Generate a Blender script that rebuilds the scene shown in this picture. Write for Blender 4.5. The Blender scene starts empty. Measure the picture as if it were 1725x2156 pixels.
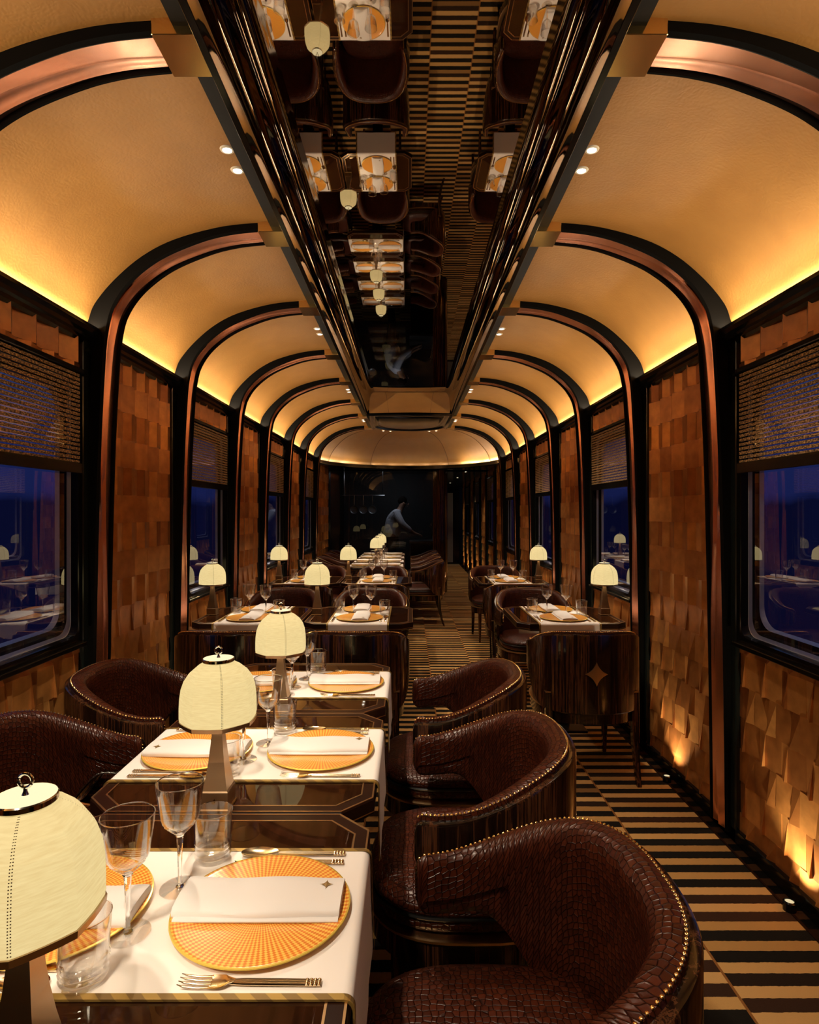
import bpy, math, random
from mathutils import Vector, Matrix
random.seed(7)
S = bpy.context.scene
COL = S.collection
PI = math.pi
# ------------------------------------------------------------------ camera, world, exposure
cam = bpy.data.cameras.new('camera'); camo = bpy.data.objects.new('camera', cam); COL.objects.link(camo)
camo.location = (0, 0, 1.45); camo.rotation_euler = (PI/2, 0, 0)
cam.sensor_fit = 'HORIZONTAL'; cam.sensor_width = 36; cam.lens = 36*1280/1725; cam.clip_start = .02; cam.clip_end = 500
S.camera = camo
S.view_settings.view_transform = 'Standard'; S.view_settings.look = 'None'
S.view_settings.exposure = 0.0; S.view_settings.gamma = 1; S.view_settings.use_curve_mapping = False
W = bpy.data.worlds.new('dusk'); S.world = W; W.use_nodes = True
def world():
    nt = W.node_tree; n = nt.nodes; l = nt.links; n.clear()
    tc = n.new('ShaderNodeTexCoord'); sp = n.new('ShaderNodeSeparateXYZ'); l.new(tc.outputs['Generated'], sp.inputs[0])
    mp = n.new('ShaderNodeMapping'); mp.inputs['Scale'].default_value = (1, 1, .25); l.new(tc.outputs['Generated'], mp.inputs[0])
    ns = n.new('ShaderNodeTexNoise'); ns.inputs['Scale'].default_value = 6; ns.inputs['Detail'].default_value = 4; l.new(mp.outputs[0], ns.inputs[0])
    ml = n.new('ShaderNodeMath'); ml.operation = 'MULTIPLY_ADD'; ml.inputs[1].default_value = -.10; ml.inputs[2].default_value = .03
    l.new(ns.outputs[0], ml.inputs[0])
    ad = n.new('ShaderNodeMath'); ad.operation = 'ADD'; l.new(sp.outputs[2], ad.inputs[0]); l.new(ml.outputs[0], ad.inputs[1])
    rp = n.new('ShaderNodeValToRGB'); e = rp.color_ramp
    e.elements[0].position = 0; e.elements[0].color = (.0015, .002, .012, 1)
    e.elements[1].position = 1; e.elements[1].color = (.06, .17, .40, 1)
    for p, c in ((.497, (.003, .004, .022, 1)), (.502, (.011, .017, .085, 1)), (.56, (.013, .022, .10, 1)), (.68, (.05, .13, .32, 1))):
        q = e.elements.new(p); q.color = c
    m2 = n.new('ShaderNodeMath'); m2.operation = 'MULTIPLY_ADD'; m2.inputs[1].default_value = .5; m2.inputs[2].default_value = .5
    l.new(ad.outputs[0], m2.inputs[0]); l.new(m2.outputs[0], rp.inputs[0])
    bg = n.new('ShaderNodeBackground'); bg.inputs[1].default_value = 1.0; l.new(rp.outputs[0], bg.inputs[0])
    o = n.new('ShaderNodeOutputWorld'); l.new(bg.outputs[0], o.inputs[0])
world()
# light levels
P_LAMP = 3.6; P_DOWN = 58; P_COVE = 9.0; P_UP = 9.0; E_SHADE = .95; P_KITCHEN = 5
WARM = (1, .83, .62); WARMER = (1, .66, .32)
RIBS = [1.66, 2.77, 3.77, 4.88, 5.88, 6.99, 7.99, 9.10]
WB = -.45                                  # earlier ribs behind the camera
ALLR = [-.45, .66] + RIBS                  # window bays: (-.45,.66),(1.66,2.77)...
# ------------------------------------------------------------------ helpers
def link(o, parent=None):
    COL.objects.link(o)
    if parent is not None: o.parent = parent
    return o
def mesh(name, V, F, mat, parent=None, smooth=False, uv=None, auto=None):
    me = bpy.data.meshes.new(name); me.from_pydata([tuple(v) for v in V], [], F)
    if smooth: me.polygons.foreach_set('use_smooth', [True]*len(me.polygons))
    if uv:
        L = me.uv_layers.new(name='UVMap')
        for lp in me.loops: L.data[lp.index].uv = uv[lp.vertex_index]
    me.update()
    if auto is not None and smooth:
        me.set_sharp_from_angle(angle=math.radians(auto))
    me.materials.append(mat)
    return link(bpy.data.objects.new(name, me), parent)
def thing(name, label, cat, loc=(0, 0, 0), rz=0, group=None):
    o = bpy.data.objects.new(name, None); COL.objects.link(o); o.empty_display_size = .05
    o.location = loc; o.rotation_euler = (0, 0, rz); o['label'] = label; o['category'] = cat
    if group: o['group'] = group
    return o
def tag(o, label, cat, group=None):
    o['label'] = label; o['category'] = cat
    if group: o['group'] = group
    return o
def struct(o): o['kind'] = 'structure'; return o
def clone(o, parent=None):
    c = o.copy(); COL.objects.link(c)
    if parent is not None: c.parent = parent
    for ch in list(o.children): clone(ch, c)
    return c
class Proto:
    """first use places the built thing, later uses copy the whole tree"""
    def __init__(s, fn): s.fn = fn; s.o = None
    def put(s, loc, rz, label, cat, group):
        if s.o is None: s.o = o = s.fn()
        else: o = clone(s.o)
        o.location = loc; o.rotation_euler = (0, 0, rz); tag(o, label, cat, group); return o
class MB:
    def __init__(s): s.V = []; s.F = []
    def add(s, V, F, m=None):
        k = len(s.V); s.V += [m @ Vector(v) if m else Vector(v) for v in V]; s.F += [tuple(i+k for i in f) for f in F]; return s
    def box(s, x0, x1, y0, y1, z0, z1, b=0, m=None):
        if b <= 0:
            V = [(x, y, z) for x in (x0, x1) for y in (y0, y1) for z in (z0, z1)]
            return s.add(V, [(0, 1, 3, 2), (4, 6, 7, 5), (0, 4, 5, 1), (2, 3, 7, 6), (0, 2, 6, 4), (1, 5, 7, 3)], m)
        def ring(z, i): return [(x0+i+b*(1-k), y0+i+b*k, z) if 0 else None for k in ()]
        def r8(z, i):
            a, c, d, e = x0+i, x1-i, y0+i, y1-i
            return [(a+b, d, z), (c-b, d, z), (c, d+b, z), (c, e-b, z), (c-b, e, z), (a+b, e, z), (a, e-b, z), (a, d+b, z)]
        R = [r8(z0, b*.7), r8(z0+b*.7, 0), r8(z1-b*.7, 0), r8(z1, b*.7)]
        V = [p for r in R for p in r]; F = []
        for j in range(3):
            for i in range(8): F.append((j*8+i, j*8+(i+1) % 8, j*8+8+(i+1) % 8, j*8+8+i))
        F.append(tuple(range(7, -1, -1))); F.append(tuple(range(24, 32)))
        return s.add(V, F, m)
    def prism(s, pts, z0, z1, m=None):
        n = len(pts); V = [(p[0], p[1], z0) for p in pts] + [(p[0], p[1], z1) for p in pts]
        return s.add(V, [tuple(range(n-1, -1, -1)), tuple(range(n, 2*n))] + [(i, (i+1) % n, n+(i+1) % n, n+i) for i in range(n)], m)
    def loft(s, rings, closed=True, cap=True, m=None):
        n = len(rings[0]); V = [p for r in rings for p in r]; F = []
        for j in range(len(rings)-1):
            for i in range(n if closed else n-1):
                F.append((j*n+i, j*n+(i+1) % n, (j+1)*n+(i+1) % n, (j+1)*n+i))
        if cap and closed: F.append(tuple(range(n-1, -1, -1))); F.append(tuple(range((len(rings)-1)*n, len(rings)*n)))
        return s.add(V, F, m)
    def lathe(s, prof, n=32, c=(0, 0), cap0=False, cap1=False, m=None):
        R = [[(c[0]+r*math.cos(2*PI*i/n), c[1]+r*math.sin(2*PI*i/n), z) for i in range(n)] for r, z in prof]
        V = [p for r in R for p in r]; F = []
        for j in range(len(R)-1):
            for i in range(n): F.append((j*n+i, j*n+(i+1) % n, (j+1)*n+(i+1) % n, (j+1)*n+i))
        if cap0: F.append(tuple(range(n-1, -1, -1)))
        if cap1: F.append(tuple(range((len(R)-1)*n, len(R)*n)))
        return s.add(V, F, m)
    def tube(s, path, r, n=8, m=None, closed=False):
        P = [Vector(p) for p in path]; rings = []
        for i, p in enumerate(P):
            a = P[i-1] if (i > 0 or closed) else P[0]; b = P[(i+1) % len(P)] if (i < len(P)-1 or closed) else P[-1]
            t = (b-a).normalized(); up = Vector((0, 0, 1)) if abs(t.z) < .95 else Vector((1, 0, 0))
            u = t.cross(up).normalized(); v = t.cross(u)
            rr = r[i] if isinstance(r, (list, tuple)) else r
            rings.append([p+u*rr*math.cos(2*PI*k/n)+v*rr*math.sin(2*PI*k/n) for k in range(n)])
        if closed: rings.append(rings[0])
        return s.loft(rings, cap=not closed, m=m)
    def obj(s, name, mat, parent=None, smooth=False, auto=35):
        return mesh(name, s.V, s.F, mat, parent, smooth, auto=auto)
def ss(a, b, x):
    t = max(0, min(1, (x-a)/(b-a))); return t*t*(3-2*t)
def catmull(P, n=6):
    P = [Vector(p) for p in P]; Q = [2*P[0]-P[1]]+P+[2*P[-1]-P[-2]]; out = []
    for i in range(1, len(Q)-2):
        for k in range(n):
            t = k/n; a, b, c, d = Q[i-1], Q[i], Q[i+1], Q[i+2]
            out.append(.5*((2*b)+(c-a)*t+(2*a-5*b+4*c-d)*t*t+(3*b-a-3*c+d)*t**3))
    out.append(P[-1]); return out
# ------------------------------------------------------------------ materials
class NT:
    def __init__(s, name):
        s.m = bpy.data.materials.new(name); s.m.use_nodes = True; s.nt = s.m.node_tree
        s.b = s.nt.nodes['Principled BSDF']; s.out = s.nt.nodes['Material Output']
    def n(s, t, **k):
        o = s.nt.nodes.new(t)
        for a, v in k.items():
            if a.startswith('i_'):
                key = a[2:]; key = int(key) if key.isdigit() else key.replace('_', ' ')
                o.inputs[key].default_value = v
            else: setattr(o, a, v)
        return o
    def l(s, a, b): s.nt.links.new(a, b)
    def set(s, **k):
        for a, v in k.items(): s.b.inputs[a.replace('_', ' ')].default_value = v
        return s
    def coord(s, kind='Object', scale=(1, 1, 1)):
        t = s.n('ShaderNodeTexCoord'); mp = s.n('ShaderNodeMapping'); mp.inputs['Scale'].default_value = scale
        s.l(t.outputs[kind], mp.inputs[0]); return mp.outputs[0]
    def ramp(s, src, stops):
        r = s.n('ShaderNodeValToRGB'); e = r.color_ramp
        e.elements[0].position = stops[0][0]; e.elements[0].color = (*stops[0][1], 1)
        e.elements[1].position = stops[-1][0]; e.elements[1].color = (*stops[-1][1], 1)
        for p, c in stops[1:-1]: q = e.elements.new(p); q.color = (*c, 1)
        s.l(src, r.inputs[0]); return r.outputs[0]
    def bump(s, src, strength, dist=.001):
        b = s.n('ShaderNodeBump'); b.inputs['Strength'].default_value = strength; b.inputs['Distance'].default_value = dist
        s.l(src, b.inputs['Height']); s.l(b.outputs[0], s.b.inputs['Normal']); return b
def simple(name, col, rough=.5, metal=0, **k):
    t = NT(name); t.set(Base_Color=(*col, 1), Roughness=rough, Metallic=metal, **k); return t.m
M = {}
M['black'] = simple('black_lacquer', (.004, .004, .004), .14, Specular_IOR_Level=.3)
M['blackmatte'] = simple('black_satin', (.006, .0055, .005), .34, Specular_IOR_Level=.3)
M['ribblack'] = simple('rib_black', (.003, .0025, .002), .5, Specular_IOR_Level=.06)
M['green'] = simple('dark_gloss_panel', (.008, .011, .010), .16)
M['brass'] = simple('brass', (.88, .58, .22), .17, 1)
M['brassline'] = simple('brass_line', (.72, .46, .23), .3, 1)
M['bronze'] = simple('lamp_bronze', (.46, .33, .21), .33, 1)
M['walnut'] = simple('table_edge_wood', (.018, .0058, .003), .3, Specular_IOR_Level=.25)
M['silver'] = simple('champagne_silver', (.78, .62, .40), .16, 1)
M['chrome'] = simple('chrome', (.75, .70, .62), .1, 1)
M['steel'] = simple('steel', (.6, .6, .6), .2, 1)
M['frame_silver'] = simple('window_frame_metal', (.42, .46, .55), .4, .7)
M['star'] = simple('star_metal', (.42, .30, .18), .35, 1)
M['gold_thread'] = simple('gold_thread', (.30, .19, .07), .5, .4)
M['smoked'] = simple('smoked_mirror', (.50, .44, .37), .012, 1)
M['trough'] = simple('dark_mirror', (.20, .165, .13), .03, 1)
M['stitch'] = simple('stitch', (.10, .06, .03), .8)
M['skin'] = simple('skin', (.25, .13, .08), .5)
M['hair'] = simple('hair', (.008, .006, .005), 1.0, Specular_IOR_Level=0.0)
M['jacket'] = simple('chef_jacket', (.50, .50, .55), .8)
M['pan'] = simple('pan_steel', (.34, .35, .36), .38, .9)
M['apron'] = simple('apron_cloth', (.03, .03, .035), .8)
M['counter'] = simple('steel_counter', (.12, .12, .12), .3, .8)
def m_cloth():
    t = NT('white_linen'); c = t.coord(); n = t.n('ShaderNodeTexNoise', i_Scale=900.0); t.l(c, n.inputs[0])
    t.set(Base_Color=(.86, .825, .80, 1), Roughness=.85); t.bump(n.outputs[0], .12, .0006); M['cloth'] = t.m
def m_napkin():
    t = NT('napkin_linen'); c = t.coord(); n = t.n('ShaderNodeTexNoise', i_Scale=700.0); t.l(c, n.inputs[0])
    t.set(Base_Color=(.82, .80, .79, 1), Roughness=.9); t.bump(n.outputs[0], .15, .0006); M['napkin'] = t.m
def m_trim():
    t = NT('gold_striped_ribbon'); c = t.coord(); w = t.n('ShaderNodeTexWave', bands_direction='DIAGONAL', i_Scale=14.0); t.l(c, w.inputs[0])
    r = t.ramp(w.outputs[0], [(.45, (.42, .27, .07)), (.55, (.24, .15, .05))]); t.l(r, t.b.inputs['Base Color']); t.set(Roughness=.4, Metallic=.5); M['trim'] = t.m
def m_ceil():
    t = NT('tan_leather'); c = t.coord(); v = t.n('ShaderNodeTexVoronoi', i_Scale=110.0); v.feature = 'SMOOTH_F1'
    nz = t.n('ShaderNodeTexNoise', i_Scale=9.0, i_Detail=3.0); t.l(c, nz.inputs[0])
    mx = t.n('ShaderNodeMixRGB', i_Fac=.06); t.l(c, mx.inputs[1]); t.l(nz.outputs['Color'], mx.inputs[2]); t.l(mx.outputs[0], v.inputs['Vector'])
    r = t.ramp(nz.outputs[0], [(.3, (.335, .150, .033)), (.7, (.37, .170, .038))]); t.l(r, t.b.inputs['Base Color'])
    t.set(Roughness=.48); t.bump(v.outputs['Distance'], .35, .002); M['ceil'] = t.m
def m_tile():
    t = NT('tile_leather'); g = t.n('ShaderNodeNewGeometry'); c = t.coord(); nz = t.n('ShaderNodeTexNoise', i_Scale=16.0, i_Detail=6.0); t.l(c, nz.inputs[0])
    r = t.ramp(g.outputs['Random Per Island'], [(0, (.30, .105, .028)), (.3, (.43, .165, .043)), (.6, (.54, .22, .058)), (1, (.70, .32, .09))])
    r2 = t.ramp(nz.outputs[0], [(.3, (.72, .68, .66)), (.7, (1.1, 1.1, 1.1))])
    mx = t.n('ShaderNodeMixRGB', blend_type='MULTIPLY', i_Fac=1.0); t.l(r, mx.inputs[1]); t.l(r2, mx.inputs[2]); t.l(mx.outputs[0], t.b.inputs['Base Color'])
    t.set(Roughness=.31, Metallic=.5); t.bump(nz.outputs[0], .12, .002); M['tile'] = t.m
def m_ebony():
    t = NT('macassar_ebony'); c = t.coord('Object', (1, 1, .025)); n = t.n('ShaderNodeTexNoise', i_Scale=75.0, i_Detail=5.0, i_Roughness=.65, i_Distortion=.25); t.l(c, n.inputs[0])
    n2 = t.n('ShaderNodeTexNoise', i_Scale=9.0); t.l(c, n2.inputs[0])
    a = t.n('ShaderNodeMath', operation='MULTIPLY_ADD'); a.inputs[1].default_value = .7; a.inputs[2].default_value = -.1; t.l(n2.outputs[0], a.inputs[0])
    a2 = t.n('ShaderNodeMath', operation='MULTIPLY_ADD'); a2.inputs[1].default_value = .62; t.l(n.outputs[0], a2.inputs[0]); t.l(a.outputs[0], a2.inputs[2])
    r = t.ramp(a2.outputs[0], [(.44, (.004, .002, .0015)), (.56, (.012, .0045, .0025)), (.62, (.085, .030, .012)), (.65, (.009, .0035, .002)), (.74, (.13, .05, .02)), (.78, (.012, .005, .003))])
    t.l(r, t.b.inputs['Base Color']); t.set(Roughness=.16, Specular_IOR_Level=.4, Coat_Weight=.35, Coat_Roughness=.04); M['ebony'] = t.m
def m_croc(name, kind, scale, col, rnd=.55):
    t = NT(name); c = t.coord(kind, (1, 1, 1))
    nz = t.n('ShaderNodeTexNoise', i_Scale=7.0, i_Detail=2.0); t.l(c, nz.inputs[0])
    mx = t.n('ShaderNodeMixRGB', i_Fac=.012); t.l(c, mx.inputs[1]); t.l(nz.outputs['Color'], mx.inputs[2])
    v = t.n('ShaderNodeTexVoronoi', i_Scale=scale, i_Randomness=rnd); v.feature = 'DISTANCE_TO_EDGE'
    if kind == 'UV': v.voronoi_dimensions = '2D'
    t.l(mx.outputs[0], v.inputs['Vector'])
    r = t.ramp(v.outputs[0], [(0.0, (0, 0, 0)), (.08, (.8, .8, .8)), (.25, (1, 1, 1))])
    v2 = t.n('ShaderNodeTexVoronoi', i_Scale=scale, i_Randomness=rnd)
    if kind == 'UV': v2.voronoi_dimensions = '2D'
    t.l(mx.outputs[0], v2.inputs['Vector'])
    cc = t.ramp(v2.outputs['Color'], [(.2, tuple(x*.75 for x in col)), (.8, tuple(x*1.3 for x in col))])
    m2 = t.n('ShaderNodeMixRGB', blend_type='MULTIPLY', i_Fac=.85); t.l(cc, m2.inputs[1]); t.l(r, m2.inputs[2]); t.l(m2.outputs[0], t.b.inputs['Base Color'])
    t.set(Roughness=.30, Specular_IOR_Level=.34); t.bump(r, .7, .0022); M[name] = t.m
def m_copper():
    t = NT('copper_ribbon'); c = t.coord('Object', (1, 1, 1)); n = t.n('ShaderNodeTexNoise', i_Scale=30.0, i_Detail=2.0); t.l(c, n.inputs[0])
    t.set(Base_Color=(.95, .47, .33, 1), Roughness=.27, Metallic=1); t.bump(n.outputs[0], .12, .004); M['copper'] = t.m
def m_shade():
    t = NT('lit_lamp_shade'); c = t.coord('Object', (1, 1, 9)); n = t.n('ShaderNodeTexNoise', i_Scale=45.0, i_Detail=4.0); t.l(c, n.inputs[0])
    r = t.ramp(n.outputs[0], [(.3, (.80, .60, .26)), (.7, (.90, .71, .33))])
    t.l(r, t.b.inputs['Emission Color']); t.set(Base_Color=(.12, .09, .04, 1), Roughness=.9, Emission_Strength=E_SHADE); M['shade'] = t.m
def facing(t, f0, f1, p):
    lw = t.n('ShaderNodeLayerWeight', i_Blend=.5); m = t.n('ShaderNodeMath', operation='POWER'); m.inputs[1].default_value = p; t.l(lw.outputs['Facing'], m.inputs[0])
    k = t.n('ShaderNodeMath', operation='MULTIPLY_ADD'); k.inputs[1].default_value = f1-f0; k.inputs[2].default_value = f0; t.l(m.outputs[0], k.inputs[0]); return k
def m_glass():
    t = NT('clear_glass'); nt = t.nt; g = t.n('ShaderNodeBsdfGlossy', i_Roughness=0.0, i_Color=(1, 1, 1, 1)); tr = t.n('ShaderNodeBsdfTransparent', i_Color=(.985, .98, .97, 1))
    f = facing(t, .06, .95, 2.0); mx = t.n('ShaderNodeMixShader'); t.l(f.outputs[0], mx.inputs[0]); t.l(tr.outputs[0], mx.inputs[1]); t.l(g.outputs[0], mx.inputs[2]); t.l(mx.outputs[0], t.out.inputs[0]); M['glass'] = t.m
    t = NT('solid_glass'); t.set(Base_Color=(1, 1, 1, 1), Roughness=0, IOR=1.35, Transmission_Weight=1.0); M['solidglass'] = t.m
def m_pane(name, tint, ior, rough=0.0):
    t = NT(name); g = t.n('ShaderNodeBsdfGlossy', i_Roughness=rough, i_Color=(1, 1, 1, 1)); tr = t.n('ShaderNodeBsdfTransparent', i_Color=(*tint, 1))
    f = facing(t, ((ior-1)/(ior+1))**2, .95, 4.0); mx = t.n('ShaderNodeMixShader'); t.l(f.outputs[0], mx.inputs[0]); t.l(tr.outputs[0], mx.inputs[1]); t.l(g.outputs[0], mx.inputs[2]); t.l(mx.outputs[0], t.out.inputs[0]); M[name] = t.m
def m_inlay():
    t = NT('table_glass_inlay'); c = t.coord('Object', (1, .15, 1)); n = t.n('ShaderNodeTexNoise', i_Scale=60.0, i_Detail=4.0); t.l(c, n.inputs[0])
    r = t.ramp(n.outputs[0], [(.35, (.016, .0055, .002)), (.65, (.030, .010, .004))]); t.l(r, t.b.inputs['Base Color'])
    t.set(Roughness=.025, Specular_IOR_Level=.42); M['inlay'] = t.m
def m_floor():
    t = NT('striped_carpet'); tc = t.n('ShaderNodeTexCoord'); sp = t.n('ShaderNodeSeparateXYZ'); t.l(tc.outputs['Object'], sp.inputs[0])
    def math_(op, a, b=None, c=None):
        m = t.n('ShaderNodeMath', operation=op)
        for i, v in enumerate((a, b, c)):
            if v is None: continue
            if isinstance(v, (int, float)): m.inputs[i].default_value = v
            else: t.l(v, m.inputs[i])
        return m.outputs[0]
    lane = math_('FLOOR', math_('MULTIPLY_ADD', sp.outputs[0], 1/.398, 1.535+20))      # seams at .185 .583 .981 1.379
    lf = math_('FRACT', math_('MULTIPLY_ADD', sp.outputs[0], 1/.398, 1.535+20))
    odd = math_('MODULO', lane, 2.0)
    yy = math_('ADD', math_('MULTIPLY_ADD', sp.outputs[1], 1/.098, 100), math_('MULTIPLY', odd, .42))
    wob = t.n('ShaderNodeTexNoise', i_Scale=60.0); t.l(tc.outputs['Object'], wob.inputs[0])
    yy = math_('ADD', yy, math_('MULTIPLY', wob.outputs[0], .06))
    idx = math_('FLOOR', yy); fr = math_('FRACT', yy)
    cb = t.n('ShaderNodeCombineXYZ'); t.l(idx, cb.inputs[0]); t.l(lane, cb.inputs[1])
    wn = t.n('ShaderNodeTexWhiteNoise', noise_dimensions='3D'); t.l(cb.outputs[0], wn.inputs[0])
    gold = t.ramp(wn.outputs[0], [(0, (.17, .085, .03)), (.22, (.36, .19, .06)), (.5, (.46, .26, .085)), (1, (.52, .30, .11))])
    dark = t.ramp(wn.outputs[0], [(0, (.008, .007, .006)), (.7, (.011, .009, .007)), (1, (.04, .018, .01))])
    st = t.n('ShaderNodeMixRGB'); t.l(math_('GREATER_THAN', fr, .53), st.inputs[0]); t.l(dark, st.inputs[1]); t.l(gold, st.inputs[2])
    seam = math_('LESS_THAN', lf, .022)
    s2 = t.n('ShaderNodeMixRGB', i_Color2=(.22, .09, .025, 1)); t.l(seam, s2.inputs[0]); t.l(st.outputs[0], s2.inputs[1])
    ax = math_('ABSOLUTE', sp.outputs[0])
    ledge_shade = t.n('ShaderNodeMixRGB', blend_type='MULTIPLY'); t.l(math_('GREATER_THAN', ax, 1.375), ledge_shade.inputs[0]); t.l(s2.outputs[0], ledge_shade.inputs[1]); ledge_shade.inputs[2].default_value = (.07, .05, .05, 1)  # carpet darkened along the walls, painting in the shade below the ledge
    nz = t.n('ShaderNodeTexNoise', i_Scale=500.0, i_Detail=2.0); mp = t.n('ShaderNodeMapping'); mp.inputs['Scale'].default_value = (.35, 1, 1); t.l(tc.outputs['Object'], mp.inputs[0]); t.l(mp.outputs[0], nz.inputs[0])
    t.l(ledge_shade.outputs[0], t.b.inputs['Base Color']); t.set(Roughness=.95, Specular_IOR_Level=.08); t.bump(nz.outputs[0], .5, .003); M['floor'] = t.m
def m_plate():
    t = NT('orange_charger'); tc = t.n('ShaderNodeTexCoord'); sp = t.n('ShaderNodeSeparateXYZ'); t.l(tc.outputs['Object'], sp.inputs[0])
    def mm(op, a, b=None):
        m = t.n('ShaderNodeMath', operation=op)
        for i, v in enumerate((a, b)):
            if v is None: continue
            if isinstance(v, (int, float)): m.inputs[i].default_value = v
            else: t.l(v, m.inputs[i])
        return m.outputs[0]
    ang = mm('ARCTAN2', sp.outputs[1], sp.outputs[0]); r = mm('SQRT', mm('ADD', mm('MULTIPLY', sp.outputs[0], sp.outputs[0]), mm('MULTIPLY', sp.outputs[1], sp.outputs[1])))
    a = mm('SINE', mm('MULTIPLY', ang, 96.0)); b = mm('SINE', mm('MULTIPLY', r, 1150.0))
    rd = mm('ADD', mm('MULTIPLY', a, .75), mm('MULTIPLY', b, .55))
    c = t.ramp(mm('MULTIPLY_ADD', rd, .4) if 0 else mm('ADD', mm('MULTIPLY', rd, .4), .5), [(.25, (.74, .20, .025)), (.5, (.86, .36, .05)), (.72, (.92, .58, .12))])
    t.l(c, t.b.inputs['Base Color']); t.set(Roughness=.28, Coat_Weight=.5, Coat_Roughness=.05); M['plate'] = t.m
    t2 = NT('plate_gold_rim'); t2.set(Base_Color=(.85, .62, .12, 1), Roughness=.25, Metallic=.3); M['rim'] = t2.m
def m_blind():
    t = NT('woven_blind'); tc = t.n('ShaderNodeTexCoord'); sp = t.n('ShaderNodeSeparateXYZ'); t.l(tc.outputs['Object'], sp.inputs[0])
    w = t.n('ShaderNodeMath', operation='MULTIPLY'); w.inputs[1].default_value = 54.0; t.l(sp.outputs[2], w.inputs[0])
    nz = t.n('ShaderNodeTexNoise', i_Scale=40.0, i_Detail=3.0); t.l(tc.outputs['Object'], nz.inputs[0])
    a = t.n('ShaderNodeMath', operation='MULTIPLY_ADD'); a.inputs[1].default_value = .22; t.l(nz.outputs[0], a.inputs[0]); t.l(w.outputs[0], a.inputs[2])
    f = t.n('ShaderNodeMath', operation='FRACT'); t.l(a.outputs[0], f.inputs[0])
    g = t.n('ShaderNodeMath', operation='LESS_THAN'); g.inputs[1].default_value = .66; t.l(f.outputs[0], g.inputs[0])
    n2 = t.n('ShaderNodeTexNoise', i_Scale=170.0, i_Detail=1.0); mp = t.n('ShaderNodeMapping'); mp.inputs['Scale'].default_value = (1, .55, 1.3); t.l(tc.outputs['Object'], mp.inputs[0]); t.l(mp.outputs[0], n2.inputs[0])
    c = t.ramp(n2.outputs[0], [(.36, (.02, .013, .009)), (.50, (.22, .13, .055)), (.64, (.60, .38, .17))]); t.l(c, t.b.inputs['Base Color']); t.set(Roughness=.5); t.bump(n2.outputs[0], .5, .002)
    t.l(g.outputs[0], t.b.inputs['Alpha']); M['blind'] = t.m
def m_emit(name, col, s):
    t = NT(name); e = t.n('ShaderNodeEmission', i_Strength=s, i_Color=(*col, 1)); t.l(e.outputs[0], t.out.inputs[0]); M[name] = t.m
for f in (m_cloth, m_napkin, m_trim, m_ceil, m_tile, m_ebony, m_copper, m_shade, m_glass, m_inlay, m_floor, m_plate, m_blind): f()
m_croc('croc', 'UV', 72.0, (.056, .0115, .0042), .5); m_croc('crocseat', 'Object', 72.0, (.056, .0115, .0042), .5)
m_pane('window_glass', (.80, .82, .95), 2.5); m_pane('smoked_glass', (.46, .46, .48), 1.5)
m_emit('downlight_glow', (1, .93, .80), 14.0); m_emit('uplight_glow', (1, .8, .45), .8); m_emit('cap_glare', (1, .86, .52), 1.15); m_emit('bulb_glow', (1, .8, .5), 6.0)
# ------------------------------------------------------------------ lamps data
def spot(loc, to, P, ang=70, blend=.7, col=WARM, size=.02, parent=None):
    d = bpy.data.lights.new('spot_beam', 'SPOT'); d.energy = P; d.color = col; d.spot_size = math.radians(ang); d.spot_blend = blend; d.shadow_soft_size = size
    o = bpy.data.objects.new('spot_beam', d); link(o, parent); o.location = loc
    o.rotation_euler = (Vector(to)-Vector(loc)).to_track_quat('-Z', 'Y').to_euler(); return o
# ------------------------------------------------------------------ shell
YB = -2.2; YE = 17.4
floor = struct(MB().box(-1.5, 1.5, YB, YE, -.05, 0).obj('floor', M['floor']))
CE = [(1.46, 2.235), (1.440, 2.27), (1.425, 2.30), (1.396, 2.374), (1.31, 2.479), (1.185, 2.585), (1.038, 2.66), (.827, 2.716), (.62, 2.735), (.56, 2.738)]
cp = [(p.x, p.y) for p in catmull([(a, b, 0) for a, b in CE], 5)]
mb = MB()
for sgn in (-1, 1):
    for y0, y1 in zip([YB]+ALLR, ALLR+[]):
        pass
    n = 24; ys = [YB+(9.10-YB)*i/n for i in range(n+1)]
    mb.loft([[(sgn*x, y, z) for x, z in cp] for y in ys], closed=False, cap=False)
# rounded end dome, continuing the vault
rings = []
dm = cp + [(.56*(1-k/6), 2.738+.012*math.sin(k/6*PI/2)) for k in range(1, 7)]
for i in range(41):
    a = PI*i/40; rings.append([(x*math.cos(a), 9.10+x*1.13*math.sin(a), z) for x, z in dm])
mb.loft(rings, closed=False, cap=False)
mb.box(-.56, .56, YB, 9.1, 2.90, 2.93)
struct(mb.obj('ceiling', M['ceil'], smooth=True, auto=40))
# dome seams
mb = MB()
for a in (62, 90-0, 118, 25, 155):
    if a == 90: continue
    a = math.radians(a); mb.tube([(x*.997*math.cos(a), 9.10+x*.997*1.13*math.sin(a), z-.002) for x, z in dm[3:-3]], .003, 5)
struct(mb.obj('trim_dome_seams', simple('seam', (.12, .05, .02), .6)))
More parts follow.
